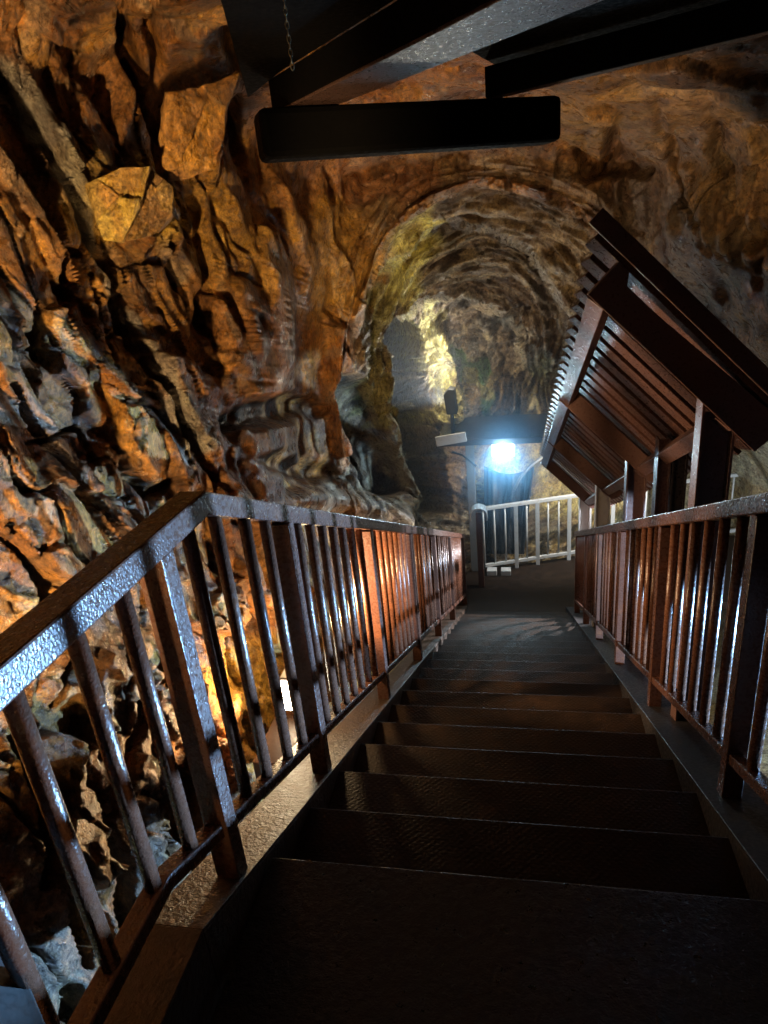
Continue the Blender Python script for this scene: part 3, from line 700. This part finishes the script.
tag(pb, 'brown steel box carrying the warm floodlight behind the left railing', 'box')
# grey plate in the lower left corner
gp = [at(-60, 900, 1.75), at(4, 925, 1.75), at(48, 1030, 1.62), at(60, 1100, 1.55), at(-60, 1100, 1.5)]
tag(MB().prism(gp, _n(at(0, 950, 1)) * .02).build('steel_plate', M['plate'], None, .003), 'grey steel plate below the near end of the left railing', 'plate')

# ---------------------------------------------------------------- lights
def light(kind, name, loc, energy, col, tgt=None, **kw):
    l = bpy.data.lights.new(name, kind); l.energy = energy; l.color = col
    for k_, v_ in kw.items(): setattr(l, k_, v_)
    o = bpy.data.objects.new(name, l); COL.objects.link(o); o.location = loc
    if tgt is not None: o.rotation_euler = (Vector(tgt) - Vector(loc)).to_track_quat('-Z', 'Y').to_euler()
    return o
cool = (.50, .78, 1.0); warm = (1.0, .70, .34)
light('SPOT', 'far_flood', (lc[0], lc[1] - .06, lc[2] - .02), 170, cool, (lc[0] + .1, 6, lc[2] - 2.6), spot_size=math.radians(116), spot_blend=.6, shadow_soft_size=.12)
light('POINT', 'lamp_glow', (lc[0], lc[1] - .22, lc[2]), 55, cool, shadow_soft_size=.1)
light('SPOT', 'joist_fill', (2.4, 3.1, -1.6), 260, (.25, .62, 1.0), (.1, 1.95, .45), spot_size=math.radians(20), spot_blend=.4, shadow_soft_size=.05)  # added unseen spot, only there to tint the joist blue
light('SPOT', 'landing_fill', (1.7, 10.9, -3.1), 420, (1, .98, .9), (.7, 13, -4.6), spot_size=math.radians(125), spot_blend=.4, shadow_soft_size=.10)  # added unseen spot that brightens the rock behind the white railing
light('SPOT', 'right_flood', (3.9, 3.5, -3.2), 7200, (.26, .55, 1.0), (-.9, 1.8, -2.50), spot_size=math.radians(45), spot_blend=.08, shadow_soft_size=.04)
light('SPOT', 'right_flood', (3.9, 3.5, -3.2), 4600, (.40, .66, 1.0), (-.9, 5.9, -3.6), spot_size=math.radians(44), spot_blend=.12, shadow_soft_size=.04)
light('SPOT', 'near_amber', (-.85, -.9, -.75), 75, warm, (-.98, 1.2, -1.05), spot_size=math.radians(34), spot_blend=.5, shadow_soft_size=.05)
light('SPOT', 'ring_fill', (-1.35, 7.2, -3.4), 330, (1, .90, .74), (-.2, 8.6, .0), spot_size=math.radians(85), spot_blend=.6, shadow_soft_size=.06)  # added unseen spot that lights the outer ring of the passage
light('SPOT', 'platform_flood', (2.4, 9.2, -3.75), 2200, (.95, .95, 1.0), (-.9, 8.0, -4.3), spot_size=math.radians(62), spot_blend=.4, shadow_soft_size=.05)
light('SPOT', 'ravine_flood', (3.4, 6.0, -3.4), 1050, (.8, .93, 1.0), (4.8, 9.4, -5.6), spot_size=math.radians(95), spot_blend=.5, shadow_soft_size=.1)
light('SPOT', 'warm_flood', (wx - .02, wy - .12, wz + .02), 130, (1, .68, .34), (wx - .7, wy - .55, wz + .45), spot_size=math.radians(125), spot_blend=.3, shadow_soft_size=.06)
light('POINT', 'warm_back', (wx + .02, wy + .26, wz + .26), 32, (1, .68, .34), shadow_soft_size=.04)
light('SPOT', 'warm_cross', (wx - .1, wy + .35, wz + .38), 320, (1, .64, .34), (1.0, wy + 2.7, -1.2), spot_size=math.radians(125), spot_blend=.3, shadow_soft_size=.04)
light('SPOT', 'left_amber', (-.95, -.5, -1.0), 1400, warm, (-2.65, 2.6, .3), spot_size=math.radians(78), spot_blend=.6, shadow_soft_size=.06)
light('SPOT', 'roof_amber', (1.1, 4.6, -.35), 60, warm, (.8, 6.8, .9), spot_size=math.radians(100), spot_blend=.6, shadow_soft_size=.06)  # added unseen spot that warms the rock at the upper right
light('SPOT', 'passage_flood', tuple(bl - np.array([.05, -.1, 0])), 420, (.86, .95, 1.0), tuple(bl + np.array([-1.0, .5, 1.0])), spot_size=math.radians(120), spot_blend=.6, shadow_soft_size=.08)
light('POINT', 'passage_fill', tuple(at_y(446, 366, 11.2)), 60, (1, .93, .78), shadow_soft_size=.1)  # added point light without a fixture, brightens the passage lips

w = bpy.data.worlds.new('cave_dark'); S.world = w; w.use_nodes = True
w.node_tree.nodes['Background'].inputs['Color'].default_value = (.02, .022, .03, 1); w.node_tree.nodes['Background'].inputs['Strength'].default_value = .15
S.view_settings.view_transform = 'Standard'; S.view_settings.look = 'None'; S.view_settings.gamma = 1; S.view_settings.use_curve_mapping = False
S.view_settings.exposure = 0.0
